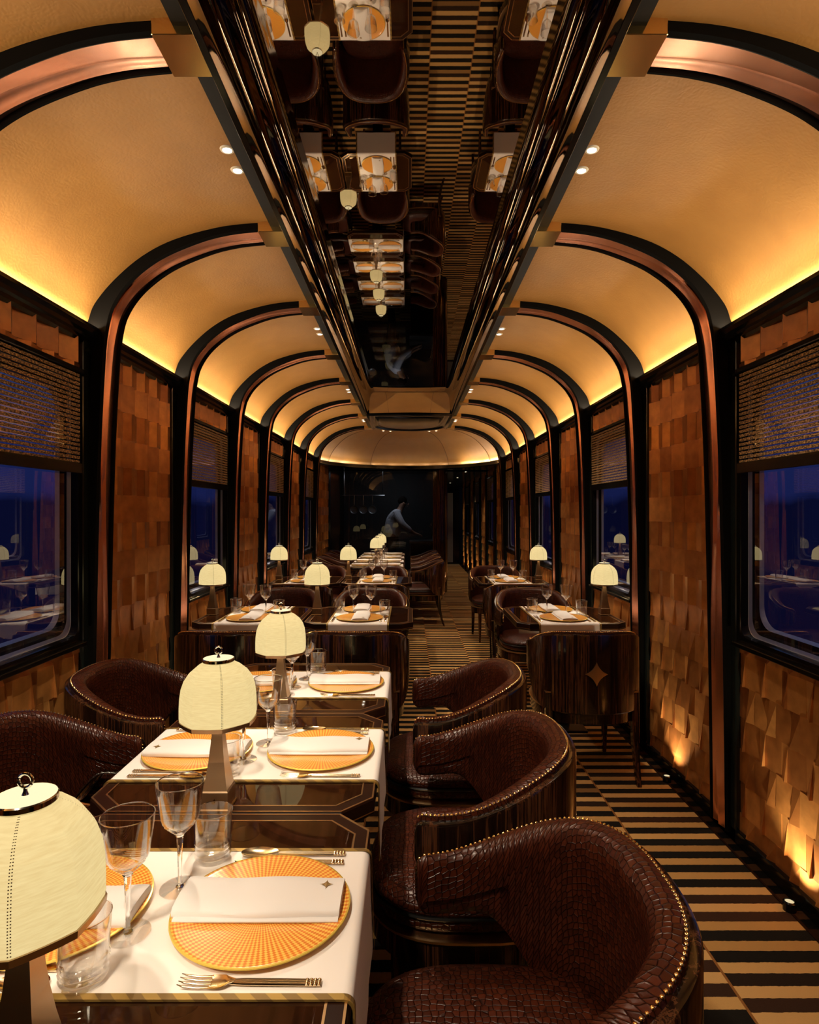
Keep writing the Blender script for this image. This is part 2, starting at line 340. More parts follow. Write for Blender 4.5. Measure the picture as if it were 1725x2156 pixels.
# walls behind everything, floor to cornice, open where the windows are
def bays(side):
    R = [(WB-1.0, WB, 'p'), (WB, .66, 'w'), (.66, 1.66, 'p')]
    for i in range(7): R.append((RIBS[i], RIBS[i+1], 'w' if i % 2 == 0 else 'p'))
    if side > 0:
        y = 9.10
        for k in range(7):
            w = 1.0 if k % 2 == 0 else 1.11; R.append((y, y+w, 'p' if k % 2 == 0 else 'w')); y += w
    else: R += [(9.10, 10.85, 'p')]
    return R
WZ0, WZ1 = .895, 2.045
for side, nm in ((-1, 'wall_left'), (1, 'wall_right')):
    mb = MB(); X0, X1 = (1.452, 1.50)
    for y0, y1, k in bays(side):
        a, b = sorted((side*X0, side*X1))
        if k == 'p': mb.box(a, b, y0, y1, 0, 2.24)
        else:
            mb.box(a, b, y0, y0+.15, 0, 2.24); mb.box(a, b, y1-.15, y1, 0, 2.24); mb.box(a, b, y0+.15, y1-.15, 0, WZ0); mb.box(a, b, y0+.15, y1-.15, WZ1, 2.24)
    a, b = sorted((side*X0, side*X1)); mb.box(a, b, YB, WB-1.0, 0, 2.24)
    struct(mb.obj(nm, M['blackmatte']))
# faceted leather tiles
def tiles(side, y0, y1, z0, z1, ph=0):
    mb = MB(); RH = .1395; UW = .150; wide = .098; X = 1.450
    r0 = math.floor(z0/RH)
    n = max(1, round((y1-y0)/(UW/1))); UWl = (y1-y0)/n
    wide = .106
    r = r0
    while r*RH < z1-.002:
        a, b = max(z0, r*RH), min(z1, (r+1)*RH)
        if b-a < .012: r += 1; continue
        low = r < 7
        off = (.5 if (r+ph) % 2 else 0)*UWl; tall = (r+ph) % 2
        ys = []; y = y0-UWl+off
        while y < y1:
            ys.append((y, y+wide/UW*UWl, 0)); ys.append((y+wide/UW*UWl, y+UWl, 1)); y += UWl
        for (ya, yb, kind) in ys:
            ca, cb = max(ya, y0), min(yb, y1)
            if cb-ca < .004: continue
            j = random.uniform(-.001, .001)
            if kind == 0: dl, dr = .002, .026
            else: dl, dr = .026, .002
            if tall: dl, dr = dr, dl
            if low:
                w = .022*(1-.0*r); 
                if kind == 0: bl, br, tl, tr = .004, .009, .004, .007
                else: bl, br, tl, tr = (.003, w, .004, .006) if tall else (w, .003, .006, .004)
            else: bl, br, tl, tr = dl, dr, dl, dr
            def dep(l, rr, yy): return l+(rr-l)*(yy-ya)/(yb-ya)+j
            P = [(ca, a, dep(bl, br, ca)), (cb, a, dep(bl, br, cb)), (cb, b, dep(tl, tr, cb)), (ca, b, dep(tl, tr, ca))]
            V = [(side*(X-d), y, z) for y, z, d in P] + [(side*(X+.001), y, z) for y, z, d in P]
            F = [(0, 1, 2, 3), (0, 4, 5, 1), (1, 5, 6, 2), (2, 6, 7, 3), (3, 7, 4, 0)]
            if side > 0: F = [tuple(reversed(f)) for f in F]
            mb.add(V, F)
        r += 1
    return mb
PW = .115                    # half width of the dark pilasters
tn = 0
for side in (-1, 1):
    for i, (y0, y1, k) in enumerate(bays(side)):
        ya, yb = y0+PW, y1-PW
        if y0 < -.6: continue
        tn += 1
        mb = tiles(side, ya, yb, .06, 2.255 if k == 'p' else .885, i)
        if k == 'w':
            m2 = tiles(side, ya, yb, 2.065, 2.255, 1); mb.add(m2.V, m2.F)
        struct(mb.obj('trim_%d' % tn, M['tile']))
# pilasters, baseboards, cornices
for side in (-1, 1):
    for i, (y0, y1, k) in enumerate(bays(side)):
        if y1 < -.5: continue
        a, b = sorted((side*1.425, side*1.453)); tn += 1
        struct(MB().box(a, b, y1-PW, min(y1+PW, 17), 0, 2.262, .004).obj('trim_%d' % tn, M['green']))
    yend = 9.10 if side < 0 else 17.0
    prof = [(1.455, 2.19), (1.428, 2.19), (1.424, 2.205), (1.405, 2.212), (1.400, 2.222), (1.380, 2.228), (1.372, 2.245), (1.376, 2.262), (1.384, 2.262), (1.388, 2.24), (1.455, 2.236)]
    ye = 9.10 if side < 0 else 9.10
    mb = MB().loft([[(side*x, y, z) for x, z in prof] for y in (YB, ye)]); tn += 1
    struct(mb.obj('trim_%d' % tn, M['black']))
    a, b = sorted((side*1.36, side*1.452)); a2, b2 = sorted((side*1.425, side*1.452))
    bl = MB().box(a2, b2, YB, 17 if side > 0 else 10.85, 0, .062, .004); struct(bl.obj('baseboard_right' if side > 0 else 'baseboard_left', M['black']))
# dome base ring and soffit
mb = MB(); rr = []
for i in range(49):
    a = PI*i/48; c, s_ = math.cos(a), math.sin(a)*1.13
    rr.append([(x*c, 9.10+x*s_, z) for x, z in [(1.50, 2.19), (1.40, 2.19), (1.385, 2.205), (1.385, 2.255), (1.395, 2.262), (1.40, 2.24), (1.50, 2.236)]])
mb.loft(rr)
struct(mb.obj('trim_dome_ring', M['black'], smooth=True, auto=30))
mb = MB(); A = []; B = []
for i in range(49):
    a = PI*i/48; c, s_ = math.cos(a), math.sin(a); A.append((1.49*c, 9.10+1.49*1.13*s_, 2.2))
    t_ = max(abs(c), abs(s_)*.9); q = (1.5*c/max(abs(c), 1e-6) if abs(c) > .62 else 1.5*c/.62, 0)
    B.append((max(-1.5, min(1.5, q[0])), 11.1 if abs(c) <= .62 else 9.1+2.0*s_/max(math.sqrt(1-.62**2), s_) if abs(c) > .62 else 11.1, 2.2))
V = A+B; F = [(i, i+1, 50+i, 49+i) for i in range(48)]
mb.add(V, F); mb.box(.62, 1.5, 11.05, YE, 2.2, 2.23); mb.box(-1.5, 1.5, 10.9, 11.3, 2.2, 2.23); mb.box(-1.5, .62, 11.3, 13.5, 2.3, 2.33)
struct(mb.obj('ceiling_soffit', M['black']))
# end walls
struct(MB().box(-1.5, 1.5, YB-.05, YB, 0, 2.95).obj('wall_back', M['ebony']))
mb = MB().box(-1.5, .70, 13.5, 13.55, 0, 2.3); struct(mb.obj('wall_kitchen', simple('kitchen_grey', (.03, .03, .031), .5)))
struct(MB().box(-1.5, -1.452, 10.85, 13.5, 0, 2.3).obj('wall_kitchen_left', M['blackmatte']))
struct(MB().box(.62, 1.5, 17.0, 17.05, 0, 2.25).obj('wall_end', M['blackmatte']))
d = struct(MB().box(.98, 1.40, 16.94, 16.99, 0, 2.05, .004).obj('door_1', M['black']))
MB().box(1.06, 1.21, 16.93, 16.945, .05, 1.98).obj('door_reflection', simple('pale_reflection', (.16, .12, .08), .4), d)  # pale strip painted in for the reflection on the door
# smoked glass galley screen with rounded corner
pts = [(-1.45, 10.85), (.42, 10.85)] + [(.42+.26*math.sin(a), 11.11-.26*math.cos(a)) for a in [PI/2*k/8 for k in range(1, 9)]] + [(.68, 13.5)]
mb = MB(); mb.loft([[(x, y, 0.0), (x, y, 2.2)] for x, y in pts[:2]], closed=False, cap=False)
struct(mb.obj('wall_front', M['smoked_glass']))
mb = MB(); mb.loft([[(x, y, 0.0), (x, y, 2.2)] for x, y in pts[1:]], closed=False, cap=False)
mb.loft([[(x+.012, y+.012, 0.0), (x+.012, y+.012, 2.2)] for x, y in pts[1:]], closed=False, cap=False)
struct(mb.obj('wall_corridor', M['ebony'], smooth=True))
mb = MB().box(.60, .68, 13.5, 17.0, 0, 2.2); struct(mb.obj('wall_corridor_far', M['ebony']))
# ------------------------------------------------------------------ windows and blinds
def rrect(cy, cz, hw, hh, r, n=7):
    P = []
    for (sy, sz, a0) in ((1, 1, 0), (-1, 1, 90), (-1, -1, 180), (1, -1, 270)):
        for k in range(n+1):
            a = math.radians(a0+90*k/n); P.append((cy+sy*(hw-r)+r*math.cos(a), cz+sz*(hh-r)+r*math.sin(a)))
    return P
def ring(side, cy, cz, steps):
    """steps: list of (halfwidth, halfheight, radius, depthX)"""
    return MB().loft([[(side*x, y, z) for y, z in rrect(cy, cz, hw, hh, r)] for hw, hh, r, x in steps], cap=False)
wn = 0
for side in (-1, 1):
    for (y0, y1, k) in bays(side):
        if k != 'w' or y0 < -1: continue
        wn += 1; cy = (y0+y1)/2; HW = (y1-y0)/2-PW; cz = (WZ0+WZ1)/2; HH = (WZ1-WZ0)/2
        w = thing('window_%d' % wn, '', ''); del w['label']; del w['category']; struct(w); w.location = (0, cy, 0)
        def part(mb, nm, mat, sm=True):
            o = mb.obj(nm, mat, w, smooth=sm, auto=30); o.location = (0, -cy, 0); return o
        H0, Hh = HW+.0, HH+.02
        part(ring(side, cy, cz, [(H0, Hh, .004, 1.452), (H0, Hh, .004, 1.430), (H0-.012, Hh-.012, .01, 1.424), (H0-.045, Hh-.04, .05, 1.424), (H0-.050, Hh-.045, .05, 1.452)]), 'outer_frame', M['black'])
        part(ring(side, cy, cz, [(H0-.050, Hh-.045, .055, 1.452), (H0-.055, Hh-.05, .06, 1.456), (H0-.064, Hh-.059, .065, 1.462)]), 'bright_rim', M['frame_silver'])
        part(ring(side, cy, cz, [(H0-.064, Hh-.059, .065, 1.462), (H0-.074, Hh-.068, .07, 1.474), (H0-.092, Hh-.086, .08, 1.476)]), 'inner_frame', M['black'])
        part(ring(side, cy, cz, [(H0-.092, Hh-.086, .08, 1.476), (H0-.095, Hh-.089, .085, 1.480), (H0-.102, Hh-.096, .088, 1.490)]), 'bright_rim', M['frame_silver'])
        P = rrect(cy, cz, H0-.112, Hh-.104, .09); P = rrect(cy, cz, H0-.050, Hh-.045, .055); mb = MB().add([(side*1.4535, y, z) for y, z in P], [tuple(range(len(P)))]); part(mb, 'pane', M['window_glass'], False)
        a, b = sorted((side*1.36, side*1.43)); a, b = sorted((side*1.405, side*1.452))
        part(MB().box(a, b, y0+PW, y1-PW, .868, .888, .004), 'window_sill', M['black'], False)
        part(MB().box(a, b, y0+PW, y1-PW, 2.045, 2.066, .004), 'head_rail', M['black'], False)
        # blind
        nm = ['behind the camera', 'nearest', 'second', 'third', 'fourth', 'corridor', 'far corridor', 'last corridor', 'end corridor'][(wn-1) % 5 if side < 0 else (wn-6)]
        if y0 < 0: continue
        bl = thing('woven_blind', 'half-drawn bronze woven blind over the %s window on the %s wall' % (nm, 'left' if side < 0 else 'right'), 'blind', (side*1.415, cy, 1.66), 0, 'woven window blinds')
        hw = HW-.045; zt = 2.04-1.66
        MB().add([(0, -hw, 0), (0, hw, 0), (0, hw, zt), (0, -hw, zt)], [(0, 1, 2, 3)]).add([(side*.004, -hw, 0), (side*.004, hw, 0), (side*.004, hw, zt), (side*.004, -hw, zt)], [(0, 1, 2, 3)]).obj('fabric', M['blind'], bl)
        MB().box(-.008, .008, -hw-.005, hw+.005, -.045, 0, .003).obj('bottom_bar', M['black'], bl)
# ------------------------------------------------------------------ ribs
RP = [(1.4135, 0.03), (1.404, .775), (1.385, 1.62), (1.363, 2.095), (1.346, 2.268), (1.314, 2.376), (1.238, 2.48), (1.108, 2.58), (.935, 2.655), (.80, 2.690), (.66, 2.706)]
rp = catmull([(a, b, 0) for a, b in RP], 8)
def rib_half(side, y, label, top=True, group='copper-lined arches'):
    t = thing('arch_rib', label, 'arch rib', (side*1.40, y, 0), 0, group)
    P = rp if top else [Vector((1.41, .03+k*.14, 0)) for k in range(16)]
    o = Vector((side*1.40, y, 0)); RB = []; RC = []; s = 0; RL = []
    for i, p in enumerate(P):
        a, b = P[max(0, i-1)], P[min(len(P)-1, i+1)]; d = (b-a).normalized(); nrm = Vector((d.y, -d.x, 0))     # pointing outwards
        if i: s += (p-P[i-1]).length
        def pt(yy, out): q = p+nrm*out; return Vector((side*q.x, y+yy, q.y))-o
        dep = .085 if i > 26 else .05
        back = [(-.075, .0), (-.067, -.010), (-.062, -.008), (-.062, .014), (.062, .014), (.062, -.008), (.067, -.010), (.075, .0), (.075, dep), (-.075, dep)]
        RB.append([pt(a_, b_) for a_, b_ in back])
        w1 = .034*math.sin(s*2.1+.6); w2 = w1+.03+.012*math.sin(s*3.3)
        w1 -= .02; w2 = min(w2, .05)
        prof = [(-.061, .010), (-.045, .004), (w1-.006, -.004), (w1, -.007), (w1+.004, .002), ((w1+w2)/2, .006), (w2, -.004), (w2+.004, .001), (.056, .006), (.061, .010)]
        RC.append([pt(a_, b_) for a_, b_ in prof])
        RL.append(None)
    MB().loft(RB).obj('black_frame', M['ribblack'], t, smooth=True, auto=30)
    MB().loft(RC, closed=False, cap=False).obj('copper_ribbon', M['copper'], t, smooth=True, auto=40)
    if top:
        a, b = sorted((side*.552-o.x, side*.672-o.x)); MB().box(a, b, -.082, .074, 2.690, 2.735, .002).obj('brass_block', M['brass'], t)
        a, b = sorted((side*.545-o.x, side*.700-o.x)); 
    return t
ordn = ['nearest', 'second', 'third', 'fourth', 'fifth', 'sixth', 'seventh', 'eighth']
for i, y in enumerate(RIBS):
    for side in (-1, 1):
        rib_half(side, y, '%s half of the %s black and copper ceiling arch' % ('left' if side < 0 else 'right', ordn[i]))
for i, y in enumerate([10.10, 11.21, 12.21, 13.32, 14.32, 15.43]):
    rib_half(1, y, '%s copper-lined post on the corridor wall past the last arch' % ordn[i], False, 'corridor posts')
# ------------------------------------------------------------------ centre trough with smoked mirror
def trough():
    t = struct(thing('trim_centre_trough', '', '')); del t['label']; del t['category']
    y0, y1 = YB, 7.05
    MB().add([(-.405, y0, 2.845), (.405, y0, 2.845), (.405, y1, 2.845), (-.405, y1, 2.845)], [(0, 3, 2, 1)]).obj('ceiling_mirror', M['smoked'], t)
    pr = catmull([(.405, 2.845, 0), (.440, 2.838, 0), (.468, 2.812, 0), (.480, 2.775, 0), (.490, 2.735, 0), (.508, 2.698, 0), (.530, 2.668, 0)], 4)
    for sd in (-1, 1):
        MB().loft([[(sd*p.x, y, p.y) for p in pr] for y in (y0, 7.65)], closed=False, cap=False).obj('curved_side', M['trough'], t, smooth=True, auto=50)
        a, b = sorted((sd*.530, sd*.552)); MB().box(a, b, y0, 8.9, 2.666, 2.76, .002).obj('lip', M['black'], t)
        a, b = sorted((sd*.552, sd*.615)); MB().box(a, b, y0, 9.1, 2.712, 2.745).obj('outer_band', M['blackmatte'], t)
    # leather end slope
    R = []
    for k in range(9):
        u = k/8; R.append([(x, 7.05+.60*u+.04*math.cos(x*3), 2.845-.17*ss(0, 1, u)) for x in [-.50+i*.05 for i in range(21)]])
    MB().loft(R, closed=False, cap=False).obj('leather_slope', M['ceil'], t, smooth=True)
    mb = MB()
    for sx in (-.28, .28): mb.tube([(sx*(1-.1*k/8), 7.06+.60*k/8+.03, 2.842-.17*ss(0, 1, k/8)) for k in range(9)], .0025, 5)
    mb.obj('seam', simple('seam2', (.12, .05, .02), .6), t)
    def oval(hw, ya, yb, n=24):
        P = [(-hw, ya)]; P += [(hw, ya)]
        for k in range(n+1):
            a = PI*k/n; P.append((hw*math.cos(a), yb-.45+.45*math.sin(a)))
        return P
    P1 = oval(.545, 7.6, 9.15); mb = MB(); lay = []
    for hw, ya, yb, z in ((.552, 7.58, 9.16, 2.74), (.552, 7.58, 9.16, 2.672), (.53, 7.62, 9.13, 2.660), (.49, 7.70, 9.07, 2.662), (.47, 7.74, 9.04, 2.675), (.44, 7.80, 9.0, 2.678), (.42, 7.84, 8.97, 2.668), (.39, 7.9, 8.93, 2.664)):
        lay.append([(x, y, z) for x, y in oval(hw, ya, yb)])
    mb.loft(lay); mb.obj('oval_end_cap', M['black'], t, smooth=True, auto=40)
trough()
# ------------------------------------------------------------------ ceiling downlights
def mk_down():
    t = thing('ceiling_downlight', '', '')
    MB().lathe([(.026, 0), (.024, -.004), (.017, -.005), (.016, -.001)], 24).obj('bezel', simple('downlight_bezel', (.7, .6, .45), .4), t, smooth=True)
    MB().lathe([(.016, -.0015), (.0005, -.0025)], 20).obj('glowing_lens', M['downlight_glow'], t)
    return t
DL = Proto(mk_down)
def zceil(x):
    for (a, za), (b, zb) in zip(cp, cp[1:]):
        if b <= abs(x) <= a: return za+(zb-za)*(abs(x)-a)/(b-a)
    return 2.738
bay_n = ['nearest', 'second', 'third', 'fourth']
for i, yc in enumerate([.105, 2.215, 4.315, 6.425, 8.53]):
    for side in (-1, 1):
        for j, dy in enumerate((-.065, .065)):
            x = side*.645; y = yc+dy; z = zceil(x)-.0005
            if i > 0:
                o = DL.put((x, y, z), 0, '%s of two ceiling downlights over the %s window bay, %s of mirror' % ('nearer' if j == 0 else 'farther', bay_n[i-1], 'left' if side < 0 else 'right'), 'downlight', 'ceiling downlights')
                o.rotation_euler = (0, math.atan2(.03, 1)*side, 0)
            tx = -.435 if side < 0 else (.2 if i < 2 else .95)
            if side < 0 or i in (2, 3): spot((x, y, z-.02), (tx, y+(.9 if i < 1 else (.25 if j else -.35)), .75), P_DOWN*(1.0 if side < 0 else .8), 75)
            elif j == 0: spot((x, y, z-.02), (1.0, y+.1, 0), P_DOWN*.6, 80)
for j, (x, y) in enumerate([(-.41, 9.56), (-.30, 9.60), (.31, 9.60), (.42, 9.56)]):
    o = DL.put((x, y, 2.728), 0, '%s of the four tiny downlights beyond the oval ceiling cap' % ['leftmost', 'second from left', 'second from right', 'rightmost'][j], 'downlight', 'downlights beyond the oval cap')
for j, y in enumerate([11.35, 13.3, 15.7]):
    DL.put((1.05, y, 2.198), 0, '%s small downlight in the black corridor ceiling at the far end' % ['first', 'second', 'third'][j], 'downlight', 'corridor downlights')
    spot((1.05, y, 2.17), (1.05, y, 0), 34, 95)
for side in (-1, 1):
    for i in range(4): pass
# cove strips: long warm LED lines lying behind the cornice lip, shining up at the vault
def cove(loc, length, rot, P):
    d = bpy.data.lights.new('cove_strip', 'AREA'); d.shape = 'RECTANGLE'; d.size = .02; d.size_y = length; d.energy = P; d.color = (1, .88, .66)
    o = bpy.data.objects.new('cove_strip', d); COL.objects.link(o); o.location = loc; o.rotation_euler = rot; return o
R2 = [YB] + ALLR
for side in (-1, 1):
    for y0, y1 in zip(R2, R2[1:]):
        L = y1-y0-.16
        if L < .3: continue
        cove((side*1.418, (y0+y1)/2, 2.248), L, (0, math.radians(180+side*-22), 0), P_COVE*L)
for k in range(14):
    a = PI*(k+.5)/14; x, y = 1.40*math.cos(a), 9.10+1.40*1.13*math.sin(a)
    cove((x, y, 2.25), .34, Matrix.Rotation(a, 3, 'Z').to_euler(), P_COVE*.34*(.75 if k < 4 else (.08 if k < 10 else .3))).rotation_euler = (PI-0.0, math.radians(0), a)
# uplights on the floor by the walls
def mk_up():
    t = thing('floor_uplight', '', '')
    MB().lathe([(.022, 0), (.022, .03), (.016, .034), (.015, .030)], 20, cap0=True).obj('housing', M['black'], t, smooth=True)
    MB().lathe([(.015, .031), (.0005, .0312)], 16).obj('glowing_lens', M['uplight_glow'], t)
    return t
UL = Proto(mk_up)
for side in (-1, 1):
    for i, (y0, y1, k) in enumerate(bays(side)):
        if y0 < 1.5: continue
        yc = (y0+y1)/2
        UL.put((side*1.385, yc, 0), 0, 'small floor uplight below the %s wall, at the %s wall panel' % ('left' if side < 0 else 'right', ['', '', '', 'first', 'second', 'third', 'fourth', 'fifth', 'sixth', 'seventh', 'eighth', 'ninth', 'tenth', 'eleventh', 'twelfth', 'thirteenth', 'fourteenth', 'fifteenth'][i]), 'uplight', 'floor uplights')
        sp = spot((side*1.372, yc, .045), (side*1.44, yc, .9), P_UP*2.6, 105, .9, (1, .84, .56), .012)
    for i, y in enumerate(RIBS[:8] + ([10.10, 11.21] if side > 0 else [])):
        sp = spot((side*1.335, y, .03), (side*1.40, y, 1.0), P_UP*.9, 40, .5, WARMER, .012)  # added spots without fixtures at the rib feet, brightening the copper
# ------------------------------------------------------------------ chairs
def chair_curve(n=64):
    P = [(-.175, .266), (-.12, .276), (-.06, .286)]
    m = 60
    for i in range(m+1):
        a = PI/2-PI*i/m; e = 2/2.4
        P.append((-.02+.28*abs(math.cos(a))**e, .29*math.copysign(abs(math.sin(a))**e, math.sin(a))))
    P += [(x, -y) for x, y in reversed(P[:3])]
    L = [0]
    for a, b in zip(P, P[1:]): L.append(L[-1]+math.dist(a, b))
    out = []
    # denser near the tips
    T = sorted([L[-1]*i/n for i in range(n+1)] + [.004, .010, .018, L[-1]-.004, L[-1]-.010, L[-1]-.018])
    j = 0
    for s in T:
        while j < len(L)-2 and L[j+1] < s: j += 1
        f = (s-L[j])/max(1e-9, L[j+1]-L[j]); out.append((P[j][0]+(P[j+1][0]-P[j][0])*f, P[j][1]+(P[j+1][1]-P[j][1])*f, s, min(s, L[-1]-s)))
    return out
CC = chair_curve()
def cframe():
    out = []
    for i, (x, y, s, d) in enumerate(CC):
        a, b = CC[max(0, i-1)], CC[min(len(CC)-1, i+1)]; t = Vector((b[0]-a[0], b[1]-a[1])).normalized(); nin = Vector((t.y, -t.x))
        if nin.dot(Vector((-.03-x, -y))) < 0: nin = -nin
        u = (x+.175)/.435; zt = .703+.115*ss(.08, 1.04, u)
        zb = .575-.185*ss(.30, .80, u)
        r = .035
        if d < r: zb += (r-math.sqrt(max(0, r*r-(r-d)**2)))
        r = .02
        if d < r: zt -= (r-math.sqrt(max(0, r*r-(r-d)**2)))
        out.append((Vector((x, y)), nin, zt, zb, .028+.032*ss(0, .6, u), s, d))
    return out
CFR = cframe()
def supel(cx, a, b, n, z, m=48):
    return [(cx+a*math.copysign(abs(math.cos(t))**(2/n), math.cos(t)), b*math.copysign(abs(math.sin(t))**(2/n), math.sin(t)), z) for t in [2*PI*i/m for i in range(m)]]
def star_pts(r, k=.30, n=6):
    P = []
    for q in range(4):
        a0 = q*PI/2; A = Vector((r*math.cos(a0), r*math.sin(a0))); B = Vector((r*math.cos(a0+PI/2), r*math.sin(a0+PI/2))); C = (A+B)/2*k
        for i in range(n): t = i/n; p = A*(1-t)**2+C*2*t*(1-t)+B*t*t; P.append((p.x, p.y))
    return P
def mk_chair():
    t = thing('tub_chair', '', '')
    # leather inside and rolled rim
    rings = []; UV = []
    for p, nin, zt, zb, T, s, d in CFR:
        sec = [(.004, zb+.004), (.003, zt-.010), (.005, zt-.002), (.013, zt+.001), (T*.5, zt+.002), (T*.80, zt-.004), (T*.97, zt-.018), (T, zt-.045), (T*.93, zt-.09), (T*.75, zb*.5+zt*.5), (T*.68, zb+.03), (T*.6, zb+.006), (T*.4, zb)]
        rings.append([(p.x+nin.x*a, p.y+nin.y*a, z) for a, z in sec])
        v = 0; prev = None
        for a, z in sec:
            if prev: v += math.dist(prev, (a, z))
            prev = (a, z); UV.append((s*.92, v))
    n = len(rings[0]); V = [q for r in rings for q in r]; F = []
    for j in range(len(rings)-1):
        for i in range(n): F.append((j*n+i, (j+1)*n+i, (j+1)*n+(i+1) % n, j*n+(i+1) % n))
    F.append(tuple(range(n))); F.append(tuple(range(len(V)-1, len(V)-n-1, -1)))
    o = mesh('upholstered_back', V, F, M['croc'], t, True, uv=UV, auto=50)
    # ebony shell
    mb = MB(); R = []
    for p, nin, zt, zb, T, s, d in CFR:
        sec = [(.006, zt-.013), (-.006, zt-.012), (-.013, zt-.014), (-.016, zt-.020), (-.016, zb), (-.010, zb-.006), (.006, zb-.006)]
        R.append([(p.x+nin.x*a, p.y+nin.y*a, z) for a, z in sec])
    mb.loft(R); mb.obj('ebony_shell', M['ebony'], t, smooth=True, auto=30)
    # nailheads along rim and tips
    mb = MB(); L = CFR[-1][5]; k = .0; j = 0
    def nail(c, nn, r=.0042):
        z = nn.normalized(); u = z.cross(Vector((.3, .5, .8))).normalized(); v = z.cross(u)
        A = [c+(u*math.cos(q)+v*math.sin(q))*r for q in [PI/3*i for i in range(6)]]; B = [c+(u*math.cos(q)+v*math.sin(q))*r*.6+z*r*.6 for q in [PI/3*i for i in range(6)]]
        mb.add(A+B+[c+z*r*.8], [(i, (i+1) % 6, 6+(i+1) % 6, 6+i) for i in range(6)]+[(6+i, 6+(i+1) % 6, 12) for i in range(6)])
    s = .006
    while s < L-.004:
        while j < len(CFR)-2 and CFR[j+1][5] < s: j += 1
        a, b = CFR[j], CFR[j+1]; f = (s-a[5])/(b[5]-a[5]); p = a[0].lerp(b[0], f); nin = a[1].lerp(b[1], f); zt = a[2]+(b[2]-a[2])*f
        nail(Vector((p.x+nin.x*.0065, p.y+nin.y*.0065, zt-.001)), Vector((-nin.x*.35, -nin.y*.35, .95))); s += .0105
    for q in (0, -1):
        p, nin, zt, zb, T, s, d = CFR[q]; z = zt-.01; fx = Vector((-1, 0, 0))
        while z > zb: nail(Vector((p.x+nin.x*.006-.001, p.y+nin.y*.006, z)), fx); z -= .0105
    mb.obj('nailhead_trim', M['brass'], t, smooth=True, auto=60)
    # seat
    sec = [(-.03, .395), (-.012, .400), (0, .412), (.0, .430), (-.006, .440), (.002, .452), (-.004, .468), (-.03, .482), (-.08, .490), (-.16, .494)]
    def seat_ring(d, z): return supel(-.035, .262+d, .262+d, 3.0, z)
    MB().loft([seat_ring(d, z) for d, z in sec]).obj('seat_cushion', M['crocseat'], t, smooth=True, auto=60)
    MB().tube([Vector(p) for p in seat_ring(.002, .441)], .005, 6, closed=True).obj('seat_piping', M['blackmatte'], t, smooth=True)
    MB().loft([supel(-.03, .272, .275, 2.8, z) for z in (.325, .388)]).obj('seat_apron', M['ebony'], t, smooth=True, auto=30)
    MB().loft([supel(-.03, .278+e, .281+e, 2.8, z) for e, z in ((-.006, .387), (0, .389), (0, .395), (-.006, .397))]).obj('brass_band', M['brassline'], t, smooth=True, auto=30)
    # legs
    for sy in (1, -1):
        R = []
        for x, y, z, w in [(.186, .232, .485, .017), (.186, .232, .33, .018), (.196, .232, .20, .0165), (.222, .232, .08, .014), (.25, .232, 0, .011)]:
            R.append([(x-w, sy*(y-w), z), (x+w, sy*(y-w), z), (x+w, sy*(y+w), z), (x-w, sy*(y+w), z)])
        lg = MB().loft(R).obj('leg', M['ebony'], t)
        MB().box(.166, .206, sy*.232-.020, sy*.232+.020, .484, .488).obj('brass_cap', M['brassline'], lg)
        R = [[(x-w, sy*(y-w), z), (x+w, sy*(y-w), z), (x+w, sy*(y+w), z), (x-w, sy*(y+w), z)] for x, y, z, w in [(-.22, .20, .34, .018), (-.22, .20, .18, .015), (-.225, .20, 0, .010)]]
        MB().loft(R).obj('leg', M['ebony'], t)
    # four-pointed star on the back
    P = star_pts(.060, .5); V = [(0, a, .60+b*1.05) for a, b in P]
    mbx = MB().add([(.276+.006-.6*y*y, y, z) for _, y, z in V]+[(.272-.6*y*y, y, z) for _, y, z in V]+[(.2835, 0, .60)], [(i, (i+1) % 24, 24+(i+1) % 24, 24+i) for i in range(24)]+[(i, 48, (i+1) % 24) for i in range(24)])
    mbx.obj('star_emblem', M['star'], t)
    return t
CH = Proto(mk_chair)
# ------------------------------------------------------------------ tables, cloths, settings
def octo(h, c): return [(-h+c, -h), (h-c, -h), (h, -h+c), (h, h-c), (h-c, h), (-h+c, h), (-h, h-c), (-h, -h+c)]
HT = .348
def mk_table():
    t = thing('dining_table', '', '')
    def ringz(h, c, z): return [(x, y, z) for x, y in octo(h, c)]
    MB().loft([ringz(HT-.035, .055, .745), ringz(HT-.035, .055, .7495)]).obj('glass_inlay', M['inlay'], t)
    o = MB(); o.loft([ringz(HT-.006, .07, .705), ringz(HT, .072, .712), ringz(HT, .072, .745), ringz(HT-.003, .071, .7495), ringz(HT-.034, .056, .7495), ringz(HT-.034, .056, .735)], cap=False)
    o.loft([ringz(HT-.006, .07, .705), ringz(HT-.2, .04, .70)]); o.obj('wooden_frame', M['walnut'], t)
    o = MB(); o.loft([ringz(HT-.0015, .0712, .7485), ringz(HT-.0015, .0712, .7505), ringz(HT-.0055, .069, .7505), ringz(HT-.0055, .069, .7485)], cap=False)
    o.loft([ringz(HT-.030, .058, .7485), ringz(HT-.030, .058, .7502), ringz(HT-.034, .056, .7502), ringz(HT-.034, .056, .7485)], cap=False)
    o.loft([ringz(HT+.001, .072, .716), ringz(HT+.001, .072, .719)], cap=False); o.obj('brass_inlay_line', M['brassline'], t)
    MB().box(-.05, .05, -.05, .05, .018, .703, .006).obj('pedestal', M['black'], t)
    MB().box(-.17, .17, -.14, .14, 0, .018, .004).obj('base_plate', M['blackmatte'], t)
    return t
TB = Proto(mk_table)
CWH = .195
